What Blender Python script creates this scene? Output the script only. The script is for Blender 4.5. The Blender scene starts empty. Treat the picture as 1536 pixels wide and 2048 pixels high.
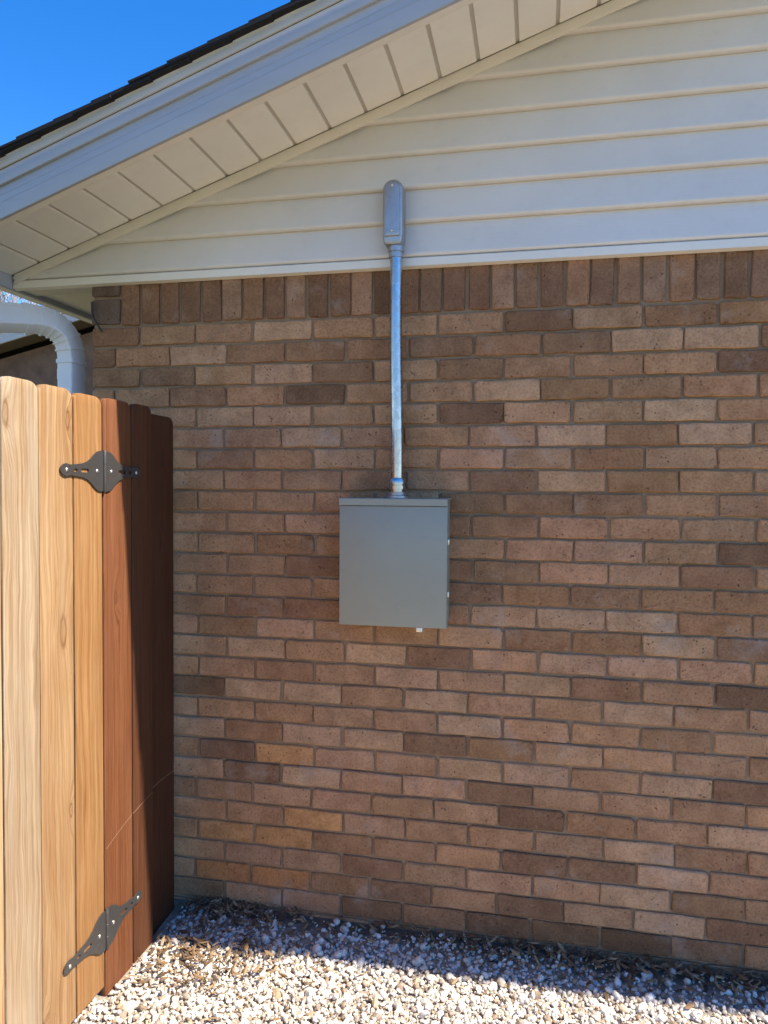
import bpy, bmesh, math, random
import numpy as np
from mathutils import Vector, Matrix

random.seed(7); rng = np.random.default_rng(11)
sc = bpy.context.scene
COL = sc.collection

# ------------------------------------------------------------------ camera
ZG = 1.97                                   # height of the joint under the soldier course
FPX = 1479.0
CAM = Vector((1.1269, -2.3082, ZG - 0.5529))
PITCH, YAW, ROLL = -0.0300, -0.2065, 0.0062
_f = Vector((math.sin(YAW) * math.cos(PITCH), math.cos(YAW) * math.cos(PITCH), math.sin(PITCH)))
_r0 = Vector((math.cos(YAW), -math.sin(YAW), 0)); _u0 = _r0.cross(_f)
_r = _r0 * math.cos(ROLL) + _u0 * math.sin(ROLL); _u = _u0 * math.cos(ROLL) - _r0 * math.sin(ROLL)
cam = bpy.data.cameras.new('camera'); camo = bpy.data.objects.new('camera', cam); COL.objects.link(camo)
camo.matrix_world = Matrix(((_r.x, _u.x, -_f.x, CAM.x), (_r.y, _u.y, -_f.y, CAM.y), (_r.z, _u.z, -_f.z, CAM.z), (0, 0, 0, 1)))
cam.sensor_fit = 'VERTICAL'; cam.sensor_height = 36; cam.sensor_width = 27; cam.lens = 36 * FPX / 2048
cam.clip_start = 0.02; cam.clip_end = 2000
sc.camera = camo


def at(px, py, axis, val):
    """Photograph pixel to the point where its ray meets the plane axis = val."""
    d = _f + _r * ((px - 768) / FPX) - _u * ((py - 1024) / FPX)
    return CAM + d * ((val - CAM[axis]) / d[axis])


# ------------------------------------------------------------------ sun and sky
ELEV = math.radians(52)
SUN = Vector((math.cos(ELEV), -0.0625, math.sin(ELEV))).normalized()
w = bpy.data.worlds.new('World'); sc.world = w; w.use_nodes = True
wn = w.node_tree; bg = wn.nodes['Background']
sky = wn.nodes.new('ShaderNodeTexSky'); sky.sky_type = 'NISHITA'; sky.sun_disc = False
sky.sun_elevation = ELEV; sky.sun_rotation = math.atan2(SUN.x, SUN.y)
sky.altitude = 300; sky.air_density = 1.0; sky.dust_density = 0.0; sky.ozone_density = 4.0
hs = wn.nodes.new('ShaderNodeHueSaturation'); hs.inputs['Saturation'].default_value = 1.34; hs.inputs['Hue'].default_value = 0.508; wn.links.new(sky.outputs[0], hs.inputs['Color'])
wn.links.new(hs.outputs[0], bg.inputs[0]); bg.inputs[1].default_value = 0.12
sl = bpy.data.lights.new('sun', 'SUN'); sl.energy = 5.0; sl.angle = math.radians(0.53); sl.color = (1.0, 0.90, 0.75)
so = bpy.data.objects.new('sun', sl); COL.objects.link(so); so.location = SUN * 30
so.rotation_euler = (-SUN).to_track_quat('-Z', 'Y').to_euler()
sc.view_settings.view_transform = 'Standard'; sc.view_settings.look = 'None'
sc.view_settings.gamma = 1; sc.view_settings.exposure = 1.28
sc.view_settings.use_curve_mapping = False
try:
    sc.cycles.max_bounces = 8; sc.cycles.diffuse_bounces = 5; sc.cycles.caustics_reflective = False
except Exception:
    pass


# ------------------------------------------------------------------ material helpers
def mat(name):
    m = bpy.data.materials.new(name); m.use_nodes = True
    nt = m.node_tree; b = nt.nodes['Principled BSDF']
    return m, nt, b


def N(nt, typ, **kw):
    n = nt.nodes.new(typ)
    for k, v in kw.items():
        if k.startswith('i_'):
            n.inputs[k[2:].replace('_', ' ')].default_value = v
        else:
            setattr(n, k, v)
    return n


def L(nt, a, b): nt.links.new(a, b)


def ramp(nt, fac, stops, interp='LINEAR'):
    r = N(nt, 'ShaderNodeValToRGB'); e = r.color_ramp; e.interpolation = interp
    while len(e.elements) < len(stops): e.elements.new(0.5)
    for el, (p, c) in zip(e.elements, stops):
        el.position = p; el.color = (*c, 1) if len(c) == 3 else c
    if fac is not None: L(nt, fac, r.inputs[0])
    return r.outputs[0]


def mixc(nt, fac, a, b, mode='MIX'):
    m = N(nt, 'ShaderNodeMix', data_type='RGBA', blend_type=mode)
    for sock, v in ((m.inputs[0], fac), (m.inputs[6], a), (m.inputs[7], b)):
        if hasattr(v, 'is_linked'): L(nt, v, sock)
        else: sock.default_value = v if not isinstance(v, tuple) else (*v, 1)[:4]
    return m.outputs[2]


def mathn(nt, op, a, b=0.0, c=None):
    m = N(nt, 'ShaderNodeMath', operation=op)
    for i, v in enumerate((a, b) if c is None else (a, b, c)):
        if hasattr(v, 'is_linked'): L(nt, v, m.inputs[i])
        else: m.inputs[i].default_value = v
    return m.outputs[0]


def noise(nt, vec, scale, detail=4, rough=0.55, dist=0.0):
    n = N(nt, 'ShaderNodeTexNoise'); n.inputs['Scale'].default_value = scale
    n.inputs['Detail'].default_value = detail; n.inputs['Roughness'].default_value = rough
    n.inputs['Distortion'].default_value = dist
    if vec is not None: L(nt, vec, n.inputs['Vector'])
    return n.outputs['Fac']


def mapping(nt, vec, scale=(1, 1, 1), loc=None):
    m = N(nt, 'ShaderNodeMapping'); m.inputs['Scale'].default_value = scale; L(nt, vec, m.inputs['Vector'])
    if loc is not None: L(nt, loc, m.inputs['Location'])
    return m.outputs[0]


def bump(nt, b, h, strength, dist):
    n = N(nt, 'ShaderNodeBump'); n.inputs['Strength'].default_value = strength; n.inputs['Distance'].default_value = dist
    L(nt, h, n.inputs['Height']); L(nt, n.outputs[0], b.inputs['Normal'])


def worldpos(nt): return N(nt, 'ShaderNodeNewGeometry').outputs['Position']


def brick_mat(name, per_island):
    m, nt, b = mat(name); P = worldpos(nt)
    if per_island:
        rnd = N(nt, 'ShaderNodeNewGeometry').outputs['Random Per Island']
        base = ramp(nt, rnd, [(0, (.23, .138, .08)), (.2, (.32, .195, .11)), (.6, (.395, .245, .14)), (1, (.45, .295, .18))])
        seed = rnd
    else:
        oi = N(nt, 'ShaderNodeObjectInfo'); base = oi.outputs['Color']; seed = oi.outputs['Random']
    sv = N(nt, 'ShaderNodeCombineXYZ'); L(nt, mathn(nt, 'MULTIPLY', seed, 37.0), sv.inputs[0]); L(nt, mathn(nt, 'MULTIPLY', seed, 91.0), sv.inputs[1])
    V = mapping(nt, P, (1, 1, 1), sv.outputs[0])
    big = noise(nt, V, 13, 5, .65); fine = noise(nt, V, 150, 4, .7); grit = noise(nt, V, 420, 2, .6)
    c = mixc(nt, ramp(nt, big, [(.3, (0, 0, 0)), (.72, (1, 1, 1))]), mixc(nt, 1.0, base, (.72, .67, .64), 'MULTIPLY'), mixc(nt, 1.0, base, (1.18, 1.17, 1.16), 'MULTIPLY'))
    c = mixc(nt, ramp(nt, fine, [(.35, (1, 1, 1)), (.52, (0, 0, 0))]), c, mixc(nt, 1.0, c, (.72, .68, .66), 'MULTIPLY'))
    c = mixc(nt, ramp(nt, fine, [(.60, (0, 0, 0)), (.78, (.55, .55, .55))]), c, (.46, .38, .30))
    # pores
    vo = N(nt, 'ShaderNodeTexVoronoi'); vo.inputs['Scale'].default_value = 75; L(nt, V, vo.inputs['Vector'])
    pore = mathn(nt, 'MULTIPLY', ramp(nt, vo.outputs['Distance'], [(.10, (1, 1, 1)), (.2, (0, 0, 0))]), ramp(nt, noise(nt, V, 30, 2), [(.55, (0, 0, 0)), (.62, (1, 1, 1))]))
    c = mixc(nt, pore, c, mixc(nt, 1.0, c, (.4, .36, .34), 'MULTIPLY'))
    # chalky bloom and low rusty splash stain, with shapes of their own
    bl = ramp(nt, noise(nt, P, 5.5, 5, .65), [(.57, (0, 0, 0)), (.78, (.5, .5, .5))])
    c = mixc(nt, bl, c, (.47, .41, .36))
    L(nt, c, b.inputs['Base Color']); b.inputs['Roughness'].default_value = .93; b.inputs['Specular IOR Level'].default_value = .15
    h = mathn(nt, 'ADD', mathn(nt, 'MULTIPLY', fine, .8), mathn(nt, 'ADD', mathn(nt, 'MULTIPLY', grit, .35), mathn(nt, 'MULTIPLY', pore, -1.2)))
    h = mathn(nt, 'ADD', h, mathn(nt, 'MULTIPLY', big, .9))
    bump(nt, b, h, 1.0, .005)
    return m


M = {}
M['brick'] = brick_mat('brick', False); M['brick_stuff'] = brick_mat('brick_field', True)

m, nt, b = mat('mortar'); P = worldpos(nt)
c = mixc(nt, noise(nt, P, 14, 4), (.25, .158, .094), (.38, .25, .158)); c = mixc(nt, ramp(nt, noise(nt, P, 260, 3), [(.4, (0, 0, 0)), (.7, (1, 1, 1))]), c, (.34, .245, .165))
L(nt, c, b.inputs['Base Color']); b.inputs['Roughness'].default_value = .95; b.inputs['Specular IOR Level'].default_value = .1
bump(nt, b, mathn(nt, 'ADD', noise(nt, P, 300, 4, .7), mathn(nt, 'MULTIPLY', noise(nt, P, 45, 3), 1.5)), .9, .004); M['mortar'] = m

m, nt, b = mat('brickwork_far'); tc = worldpos(nt)
bt = N(nt, 'ShaderNodeTexBrick'); bt.inputs['Scale'].default_value = 1; bt.inputs['Brick Width'].default_value = .2045; bt.inputs['Row Height'].default_value = .0698
bt.inputs['Mortar Size'].default_value = .005; bt.inputs['Color1'].default_value = (.2, .14, .1, 1); bt.inputs['Color2'].default_value = (.34, .25, .19, 1); bt.inputs['Mortar'].default_value = (.25, .2, .15, 1)
sx = N(nt, 'ShaderNodeSeparateXYZ'); L(nt, tc, sx.inputs[0]); cx = N(nt, 'ShaderNodeCombineXYZ')
L(nt, mathn(nt, 'ADD', sx.outputs[0], sx.outputs[1]), cx.inputs[0]); L(nt, sx.outputs[2], cx.inputs[1]); L(nt, cx.outputs[0], bt.inputs['Vector'])
L(nt, bt.outputs[0], b.inputs['Base Color']); b.inputs['Roughness'].default_value = .9; M['brick_far'] = m


def paint(name, col, rough=.5, grain=0.0, var=.06, spec=.4, stretch=(1, 1, 1)):
    m, nt, b = mat(name); P = worldpos(nt); V = mapping(nt, P, stretch)
    lo = tuple(x * (1 - var) for x in col); hi = tuple(min(1, x * (1 + var)) for x in col)
    c = mixc(nt, ramp(nt, noise(nt, V, 4, 5, .6), [(.3, (0, 0, 0)), (.7, (1, 1, 1))]), lo, hi)
    c = mixc(nt, ramp(nt, noise(nt, V, 23, 5, .65), [(.56, (0, 0, 0)), (.8, (.22, .22, .22))]), c, tuple(x * .72 for x in col))
    L(nt, c, b.inputs['Base Color']); b.inputs['Roughness'].default_value = rough; b.inputs['Specular IOR Level'].default_value = spec
    L(nt, mathn(nt, 'MULTIPLY_ADD', noise(nt, V, 40, 3), .2, rough - .1), b.inputs['Roughness'])
    if grain: bump(nt, b, noise(nt, mapping(nt, P, (6, 60, 60)), 6, 4, .6), grain, .001)
    return m


M['siding'] = paint('vinyl_siding', (.66, .63, .605), .42, .5, .04)
M['trim'] = paint('cream_trim', (.74, .70, .635), .45, 0, .04)
M['soffit'] = paint('soffit_vinyl', (.80, .765, .71), .5, .3, .04)
M['fascia'] = paint('fascia_metal', (.36, .38, .43), .42, .25, .05, stretch=(.5, 3, 3))
M['groove'] = paint('soffit_groove', (.50, .465, .41), .7)
M['gutter'] = paint('gutter_paint', (.74, .74, .77), .35, 0, .06)
M['box'] = paint('box_enamel', (.272, .28, .235), .38, 0, .035, .5)
M['drip'] = paint('drip_metal', (.46, .44, .40), .5)
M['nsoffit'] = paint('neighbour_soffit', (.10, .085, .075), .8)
M['plaster'] = paint('neighbour_paint', (.5, .48, .46), .6)
M['nbrick'] = paint('neighbour_brick', (.17, .10, .065), .9, 0, .25)
M['nroof'] = paint('neighbour_shingle', (.06, .055, .055), .9, 0, .3)

m, nt, b = mat('galvanised'); P = worldpos(nt)
vo = N(nt, 'ShaderNodeTexVoronoi'); vo.inputs['Scale'].default_value = 90; L(nt, mapping(nt, P, (1, 1, .5)), vo.inputs['Vector'])
L(nt, mixc(nt, vo.outputs['Color'], (.36, .36, .365), (.50, .50, .505)), b.inputs['Base Color']); b.inputs['Metallic'].default_value = 1
L(nt, mathn(nt, 'MULTIPLY_ADD', noise(nt, P, 30, 4), .14, .20), b.inputs['Roughness']); bump(nt, b, noise(nt, mapping(nt, P, (1, 1, .2)), 90, 3), .12, .001); M['galv'] = m

m, nt, b = mat('cast_fitting'); P = worldpos(nt)
L(nt, mixc(nt, noise(nt, P, 60, 4), (.30, .31, .33), (.44, .45, .48)), b.inputs['Base Color']); b.inputs['Metallic'].default_value = .75; b.inputs['Roughness'].default_value = .42
bump(nt, b, noise(nt, P, 220, 3), .25, .001); M['cast'] = m

m, nt, b = mat('hinge_steel'); P = worldpos(nt)
rust = ramp(nt, noise(nt, P, 55, 5, .7), [(.55, (0, 0, 0)), (.72, (1, 1, 1))])
L(nt, mixc(nt, rust, (.085, .083, .082), (.09, .06, .045)), b.inputs['Base Color']); b.inputs['Metallic'].default_value = .55
L(nt, mathn(nt, 'MULTIPLY_ADD', rust, .3, .42), b.inputs['Roughness']); bump(nt, b, noise(nt, P, 200, 4), .3, .001); M['hinge'] = m

m, nt, b = mat('screw_zinc'); b.inputs['Base Color'].default_value = (.72, .70, .66, 1); b.inputs['Metallic'].default_value = .9; b.inputs['Roughness'].default_value = .35; M['screw'] = m
m, nt, b = mat('cable_black'); b.inputs['Base Color'].default_value = (.02, .02, .022, 1); b.inputs['Roughness'].default_value = .5; M['cable'] = m

m, nt, b = mat('shingle_asphalt'); P = worldpos(nt)
L(nt, mixc(nt, noise(nt, P, 260, 3, .8), (.008, .009, .012), (.040, .040, .046)), b.inputs['Base Color']); b.inputs['Roughness'].default_value = .95; b.inputs['Specular IOR Level'].default_value = .1
bump(nt, b, noise(nt, P, 500, 2), .8, .002); M['shingle'] = m

# cedar boards: object colour sets the board's own tone
m, nt, b = mat('cedar_board'); oi = N(nt, 'ShaderNodeObjectInfo'); tc = N(nt, 'ShaderNodeTexCoord').outputs['Object']
sv = N(nt, 'ShaderNodeCombineXYZ'); L(nt, mathn(nt, 'MULTIPLY', oi.outputs['Random'], 53.0), sv.inputs[1]); L(nt, mathn(nt, 'MULTIPLY', oi.outputs['Random'], 17.0), sv.inputs[2])
V = mapping(nt, tc, (1, 1, 1), sv.outputs[0])
sp_ = N(nt, 'ShaderNodeSeparateXYZ'); L(nt, V, sp_.inputs[0]); k2 = N(nt, 'ShaderNodeCombineXYZ')
L(nt, mathn(nt, 'MULTIPLY', sp_.outputs[1], 8.0), k2.inputs[0]); L(nt, mathn(nt, 'MULTIPLY', sp_.outputs[2], 2.6), k2.inputs[1])
kv = N(nt, 'ShaderNodeTexVoronoi', voronoi_dimensions='2D'); kv.inputs['Scale'].default_value = 1; L(nt, k2.outputs[0], kv.inputs['Vector'])
kd = mathn(nt, 'ADD', kv.outputs['Distance'], mathn(nt, 'MULTIPLY', mathn(nt, 'SUBTRACT', noise(nt, mapping(nt, V, (30, 60, 30)), 1.0, 2), .5), .05))
ks = N(nt, 'ShaderNodeSeparateColor'); L(nt, kv.outputs['Color'], ks.inputs[0])
kd = mathn(nt, 'ADD', mathn(nt, 'MULTIPLY', kd, mathn(nt, 'MULTIPLY_ADD', ks.outputs[1], 1.3, .75)), mathn(nt, 'MULTIPLY', mathn(nt, 'GREATER_THAN', ks.outputs[0], .36), 2.0))
near = ramp(nt, kd, [(.0, (1, 1, 1)), (.14, (.45, .45, .45)), (.42, (0, 0, 0))])
warp = noise(nt, mapping(nt, V, (1, 5, 1.3)), 2.2, 3)
wc = N(nt, 'ShaderNodeCombineXYZ'); L(nt, mathn(nt, 'ADD', mathn(nt, 'MULTIPLY', warp, .045), mathn(nt, 'MULTIPLY', near, .035)), wc.inputs[1])
va = N(nt, 'ShaderNodeVectorMath', operation='ADD'); L(nt, V, va.inputs[0]); L(nt, wc.outputs[0], va.inputs[1])
g1 = noise(nt, mapping(nt, va.outputs[0], (30, 105, 1.1)), 1.0, 6, .7); g2 = noise(nt, mapping(nt, va.outputs[0], (60, 300, 3)), 1.0, 4, .6)
blot = noise(nt, mapping(nt, V, (2, 6, 1.6)), 1.5, 4, .6)
base = oi.outputs['Color']
c = mixc(nt, ramp(nt, g1, [(.30, (0, 0, 0)), (.66, (1, 1, 1))]), mixc(nt, 1.0, base, (.56, .46, .36), 'MULTIPLY'), mixc(nt, 1.0, base, (1.14, 1.15, 1.16), 'MULTIPLY'))
c = mixc(nt, ramp(nt, g2, [(.30, (.85, .85, .85)), (.55, (0, 0, 0))]), c, mixc(nt, 1.0, c, (.72, .62, .52), 'MULTIPLY'))
c = mixc(nt, ramp(nt, blot, [(.35, (.6, .6, .6)), (.6, (0, 0, 0))]), c, mixc(nt, 1.0, c, (.80, .66, .50), 'MULTIPLY'))
# knots
kn = ramp(nt, kd, [(.0, (.35, .35, .35)), (.055, (.5, .5, .5)), (.07, (1, 1, 1)), (.085, (.9, .9, .9)), (.11, (.2, .2, .2)), (.16, (0, 0, 0))])
c = mixc(nt, kn, c, mixc(nt, 1.0, base, (.48, .33, .22), 'MULTIPLY'))
# pale hairline scrape in an arc across the fence boards
q1, q2, q3 = [at(u_, v_, 0, -.045) for u_, v_ in ((219, 1690), (275, 1617), (356, 1541))]
ax_, ay_, bx_, by_, cx_, cy_ = q1.y, q1.z, q2.y, q2.z, q3.y, q3.z; dd = 2 * (ax_ * (by_ - cy_) + bx_ * (cy_ - ay_) + cx_ * (ay_ - by_))
ux = ((ax_ ** 2 + ay_ ** 2) * (by_ - cy_) + (bx_ ** 2 + by_ ** 2) * (cy_ - ay_) + (cx_ ** 2 + cy_ ** 2) * (ay_ - by_)) / dd
uy = ((ax_ ** 2 + ay_ ** 2) * (cx_ - bx_) + (bx_ ** 2 + by_ ** 2) * (ax_ - cx_) + (cx_ ** 2 + cy_ ** 2) * (bx_ - ax_)) / dd
rr = math.hypot(ax_ - ux, ay_ - uy); sw = N(nt, 'ShaderNodeSeparateXYZ'); L(nt, worldpos(nt), sw.inputs[0])
rad_ = mathn(nt, 'SQRT', mathn(nt, 'ADD', mathn(nt, 'POWER', mathn(nt, 'ABSOLUTE', mathn(nt, 'SUBTRACT', sw.outputs[1], ux)), 2.0), mathn(nt, 'POWER', mathn(nt, 'ABSOLUTE', mathn(nt, 'SUBTRACT', sw.outputs[2], uy)), 2.0)))
arc = mathn(nt, 'MULTIPLY', mathn(nt, 'LESS_THAN', mathn(nt, 'ABSOLUTE', mathn(nt, 'SUBTRACT', rad_, rr)), .0011), mathn(nt, 'MULTIPLY', mathn(nt, 'GREATER_THAN', sw.outputs[1], -.47), mathn(nt, 'MULTIPLY', mathn(nt, 'LESS_THAN', sw.outputs[2], 1.0), mathn(nt, 'GREATER_THAN', sw.outputs[2], .25))))
c = mixc(nt, mathn(nt, 'MULTIPLY', arc, .35), c, (.55, .40, .25))
L(nt, c, b.inputs['Base Color']); b.inputs['Roughness'].default_value = .72; b.inputs['Specular IOR Level'].default_value = .25
wz = noise(nt, mapping(nt, V, (40, 520, 9)), 1.0, 3, .7); chk = ramp(nt, wz, [(.30, (1, 1, 1)), (.37, (0, 0, 0))])
c = mixc(nt, mathn(nt, 'MULTIPLY', chk, .55), c, mixc(nt, 1.0, base, (.42, .32, .24), 'MULTIPLY'))
gr = ramp(nt, noise(nt, mapping(nt, V, (3, 25, 2.2)), 1.0, 5, .7), [(.48, (0, 0, 0)), (.75, (.45, .45, .45))])
c = mixc(nt, gr, c, mixc(nt, 1.0, base, (.86, .96, 1.12), 'MULTIPLY')); L(nt, c, b.inputs['Base Color'])
hh = mathn(nt, 'ADD', mathn(nt, 'MULTIPLY', g1, .7), mathn(nt, 'ADD', mathn(nt, 'MULTIPLY', g2, .5), mathn(nt, 'MULTIPLY', kn, -.5)))
bump(nt, b, hh, .55, .003); M['cedar'] = m

# gravel stones
m, nt, b = mat('gravel_stone'); ge = N(nt, 'ShaderNodeNewGeometry'); P = ge.outputs['Position']
c = ramp(nt, ge.outputs['Random Per Island'], [(0, (.26, .20, .145)), (.13, (.42, .38, .34)), (.28, (.70, .665, .61)), (.55, (.80, .775, .725)), (.83, (.88, .865, .83)), (.93, (.60, .50, .39)), (1, (.36, .25, .16))])
c = mixc(nt, ramp(nt, noise(nt, P, 3.5, 5, .65), [(.50, (0, 0, 0)), (.72, (.75, .75, .75))]), c, mixc(nt, 1.0, c, (.86, .79, .70), 'MULTIPLY'))
c = mixc(nt, ramp(nt, noise(nt, P, 90, 4, .65), [(.35, (0, 0, 0)), (.7, (1, 1, 1))]), mixc(nt, 1.0, c, (.74, .70, .65), 'MULTIPLY'), c)
L(nt, c, b.inputs['Base Color']); b.inputs['Roughness'].default_value = .85; b.inputs['Specular IOR Level'].default_value = .3
bump(nt, b, noise(nt, P, 350, 3), .5, .001); M['gravel'] = m

# the ground sheet: dirt between the stones near the house, paler further out
m, nt, b = mat('ground_soil'); P = worldpos(nt)
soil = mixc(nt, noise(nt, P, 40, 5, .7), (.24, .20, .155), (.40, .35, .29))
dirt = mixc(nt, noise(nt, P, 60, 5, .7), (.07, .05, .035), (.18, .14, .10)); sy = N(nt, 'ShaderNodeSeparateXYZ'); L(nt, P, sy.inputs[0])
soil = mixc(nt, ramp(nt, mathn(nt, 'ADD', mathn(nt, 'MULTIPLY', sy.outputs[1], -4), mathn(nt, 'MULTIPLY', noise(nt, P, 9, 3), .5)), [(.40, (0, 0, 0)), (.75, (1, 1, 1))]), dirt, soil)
vo = N(nt, 'ShaderNodeTexVoronoi'); vo.inputs['Scale'].default_value = 38; L(nt, P, vo.inputs['Vector'])
st = mixc(nt, vo.outputs['Color'], (.50, .47, .42), (.66, .63, .58)); pale = mixc(nt, ramp(nt, vo.outputs['Distance'], [(.3, (0, 0, 0)), (.6, (1, 1, 1))]), st, (.25, .21, .17))
sx = N(nt, 'ShaderNodeSeparateXYZ'); L(nt, P, sx.inputs[0])
far = mathn(nt, 'MAXIMUM', ramp(nt, mathn(nt, 'MULTIPLY', sx.outputs[1], -.1), [(.255, (0, 0, 0)), (.265, (1, 1, 1))]), ramp(nt, mathn(nt, 'MULTIPLY', sx.outputs[0], .1), [(.39, (0, 0, 0)), (.41, (1, 1, 1))]))
unseen_lawn = mixc(nt, noise(nt, P, 3, 5), (.09, .095, .035), (.17, .14, .07))
lw = mathn(nt, 'MAXIMUM', ramp(nt, mathn(nt, 'MULTIPLY', sx.outputs[1], -.1), [(.268, (0, 0, 0)), (.274, (1, 1, 1))]), ramp(nt, mathn(nt, 'MULTIPLY', sx.outputs[0], -1), [(.25, (0, 0, 0)), (.3, (1, 1, 1))]))  # unseen lawn, edge drawn in so less light bounces up the wall
L(nt, mixc(nt, lw, mixc(nt, far, soil, pale), unseen_lawn), b.inputs['Base Color']); b.inputs['Roughness'].default_value = .95
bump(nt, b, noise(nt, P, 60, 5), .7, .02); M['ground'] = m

m, nt, b = mat('dry_leaf'); ge = N(nt, 'ShaderNodeNewGeometry')
L(nt, ramp(nt, ge.outputs['Random Per Island'], [(0, (.05, .03, .018)), (.35, (.12, .07, .035)), (.7, (.21, .125, .06)), (1, (.33, .23, .13))]), b.inputs['Base Color']); b.inputs['Roughness'].default_value = .85; M['leaf'] = m
m, nt, b = mat('bare_bark'); P = worldpos(nt)
L(nt, mixc(nt, noise(nt, P, 9, 4), (.30, .26, .23), (.52, .47, .43)), b.inputs['Base Color']); b.inputs['Roughness'].default_value = .9; M['bark'] = m


# ------------------------------------------------------------------ object helpers
ORG = {}


def mesh(name, verts, faces, smooth=False):
    me = bpy.data.meshes.new(name); me.from_pydata([tuple(v) for v in verts], [], faces); me.update()
    if smooth: me.shade_smooth()
    return me


def link(name, me, material, parent=None, loc=None, rot=None):
    o = bpy.data.objects.new(name, me); COL.objects.link(o)
    if material is not None and me is not None and not me.materials: me.materials.append(M[material])
    if parent is not None:
        o.parent = parent
        p = parent; L0 = Vector((0, 0, 0))
        if p.name in ORG: L0 = ORG[p.name]
        o.matrix_parent_inverse = Matrix.Translation(-L0)
    if loc is not None: o.location = loc
    if rot is not None: o.rotation_euler = rot
    ORG[o.name] = Vector(loc) if loc is not None else Vector((0, 0, 0))
    return o


def thing(name, label, cat, loc, group=None):
    o = bpy.data.objects.new(name, None); COL.objects.link(o); o.location = loc; o.empty_display_size = .1
    ORG[o.name] = Vector(loc); tag(o, label, cat, group)
    return o


def tag(o, label=None, cat=None, group=None, kind=None):
    for k, v in (('label', label), ('category', cat), ('group', group), ('kind', kind)):
        if v: o[k] = v
    return o


def bm_mesh(name, bm, smooth_angle=None):
    bmesh.ops.recalc_face_normals(bm, faces=bm.faces)
    me = bpy.data.meshes.new(name); bm.to_mesh(me); bm.free()
    if smooth_angle is not None:
        me.shade_smooth(); me.set_sharp_from_angle(angle=math.radians(smooth_angle))
    return me


def bm_box(bm, x0, x1, y0, y1, z0, z1, bev=0.0, seg=2):
    r = bmesh.ops.create_cube(bm, size=1)
    vs = r['verts']
    for v in vs: v.co = Vector((x0 + (v.co.x + .5) * (x1 - x0), y0 + (v.co.y + .5) * (y1 - y0), z0 + (v.co.z + .5) * (z1 - z0)))
    if bev:
        es = {e for v in vs for e in v.link_edges}
        bmesh.ops.bevel(bm, geom=list(es), offset=bev, segments=seg, affect='EDGES', profile=.5)


def box_me(name, x0, x1, y0, y1, z0, z1, bev=0.0, seg=2):
    bm = bmesh.new(); bm_box(bm, x0, x1, y0, y1, z0, z1, bev, seg); return bm_mesh(name, bm, 35)


def prism_me(name, outline, axis, a0, a1, bev=0.0):
    """outline: 2-D points in the other two axes; extruded along axis from a0 to a1."""
    bm = bmesh.new()
    def mk(p, a):
        q = [p[0], p[1]]; q.insert(axis, a); return bm.verts.new(q)
    A = [mk(p, a0) for p in outline]; B = [mk(p, a1) for p in outline]; n = len(outline)
    bm.faces.new(A); bm.faces.new(B[::-1])
    for i in range(n): bm.faces.new((A[i], A[(i + 1) % n], B[(i + 1) % n], B[i]))
    bmesh.ops.recalc_face_normals(bm, faces=bm.faces)
    if bev: bmesh.ops.bevel(bm, geom=bm.edges[:], offset=bev, segments=2, affect='EDGES', profile=.5)
    return bm_mesh(name, bm, 35)


def lathe(bm, prof, cx, cy, n=24, axis='z'):
    rings = []
    for r, z in prof:
        rings.append([bm.verts.new((cx + r * math.cos(2 * math.pi * i / n), cy + r * math.sin(2 * math.pi * i / n), z)) for i in range(n)])
    for a, c in zip(rings, rings[1:]):
        for i in range(n): bm.faces.new((a[i], a[(i + 1) % n], c[(i + 1) % n], c[i]))
    bm.faces.new(rings[0][::-1]); bm.faces.new(rings[-1])


# ------------------------------------------------------------------ the ground
gv = []; gf = []
xs = [-60, -12, -4, -1] + list(np.linspace(-.4, 4.4, 25)) + [6, 12, 60]; ys = [-60, -12, -6] + list(np.linspace(-4, .2, 22)) + [2, 8, 20, 60]
def gz(x, y):
    r = .006 * math.sin(3.1 * x + 1) * math.cos(2.7 * y) - .012 * max(0, min(1, (x - 1.35) / .5)) * max(0, 1 + y)
    return r - .012 + .014 * max(0, 1 + y / .09) * (y > -.09)
for y in ys:
    for x in xs: gv.append((x, y, gz(x, y) if abs(x) < 5 and abs(y) < 5 else -.012))
nx = len(xs)
for j in range(len(ys) - 1):
    for i in range(nx - 1): gf.append((j * nx + i, j * nx + i + 1, (j + 1) * nx + i + 1, (j + 1) * nx + i))
g = link('ground', mesh('ground', gv, gf, True), 'ground'); tag(g, 'bare soil ground under the white gravel', 'ground', kind='structure')

# ------------------------------------------------------------------ the brick house
Q = .0698; BL = .2045; XC = -.39            # course height, brick pitch, house corner
S, Z0 = .3441, 2.3936                        # underside of the sloping eaves: z = S x + Z0
XR, XE = 5.4, 11.4                           # ridge, far corner
YB = 6.2                                     # depth of the house
OV = .455                                     # how far the gable eaves stand out
house = thing('brick_house', 'single storey brown brick house with cream vinyl gable and sloping eaves', 'house', (3, 3, 0))

wallm = prism_me('brick_wall', [(XC + .004, -.35), (3.3, -.35), (3.3, 2.16), (XC + .004, 2.16)], 1, .0085, .2)
wall = link('brick_wall', wallm, 'mortar', house)
link('side_wall', box_me('side_wall', XC + .006, XC + .2, .201, YB, -.3, 2.16), 'brick_far', house)
link('front_wall', box_me('front_wall', 3.301, XE, .002, .2, -.3, 2.16), 'brick_far', house)
link('rear_wall', box_me('rear_wall', XC, XE, YB, YB + .2, -.3, 2.3), 'brick_far', house)
link('end_wall', box_me('end_wall', XE - .2, XE, .201, YB, -.3, 2.16), 'brick_far', house)


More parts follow.
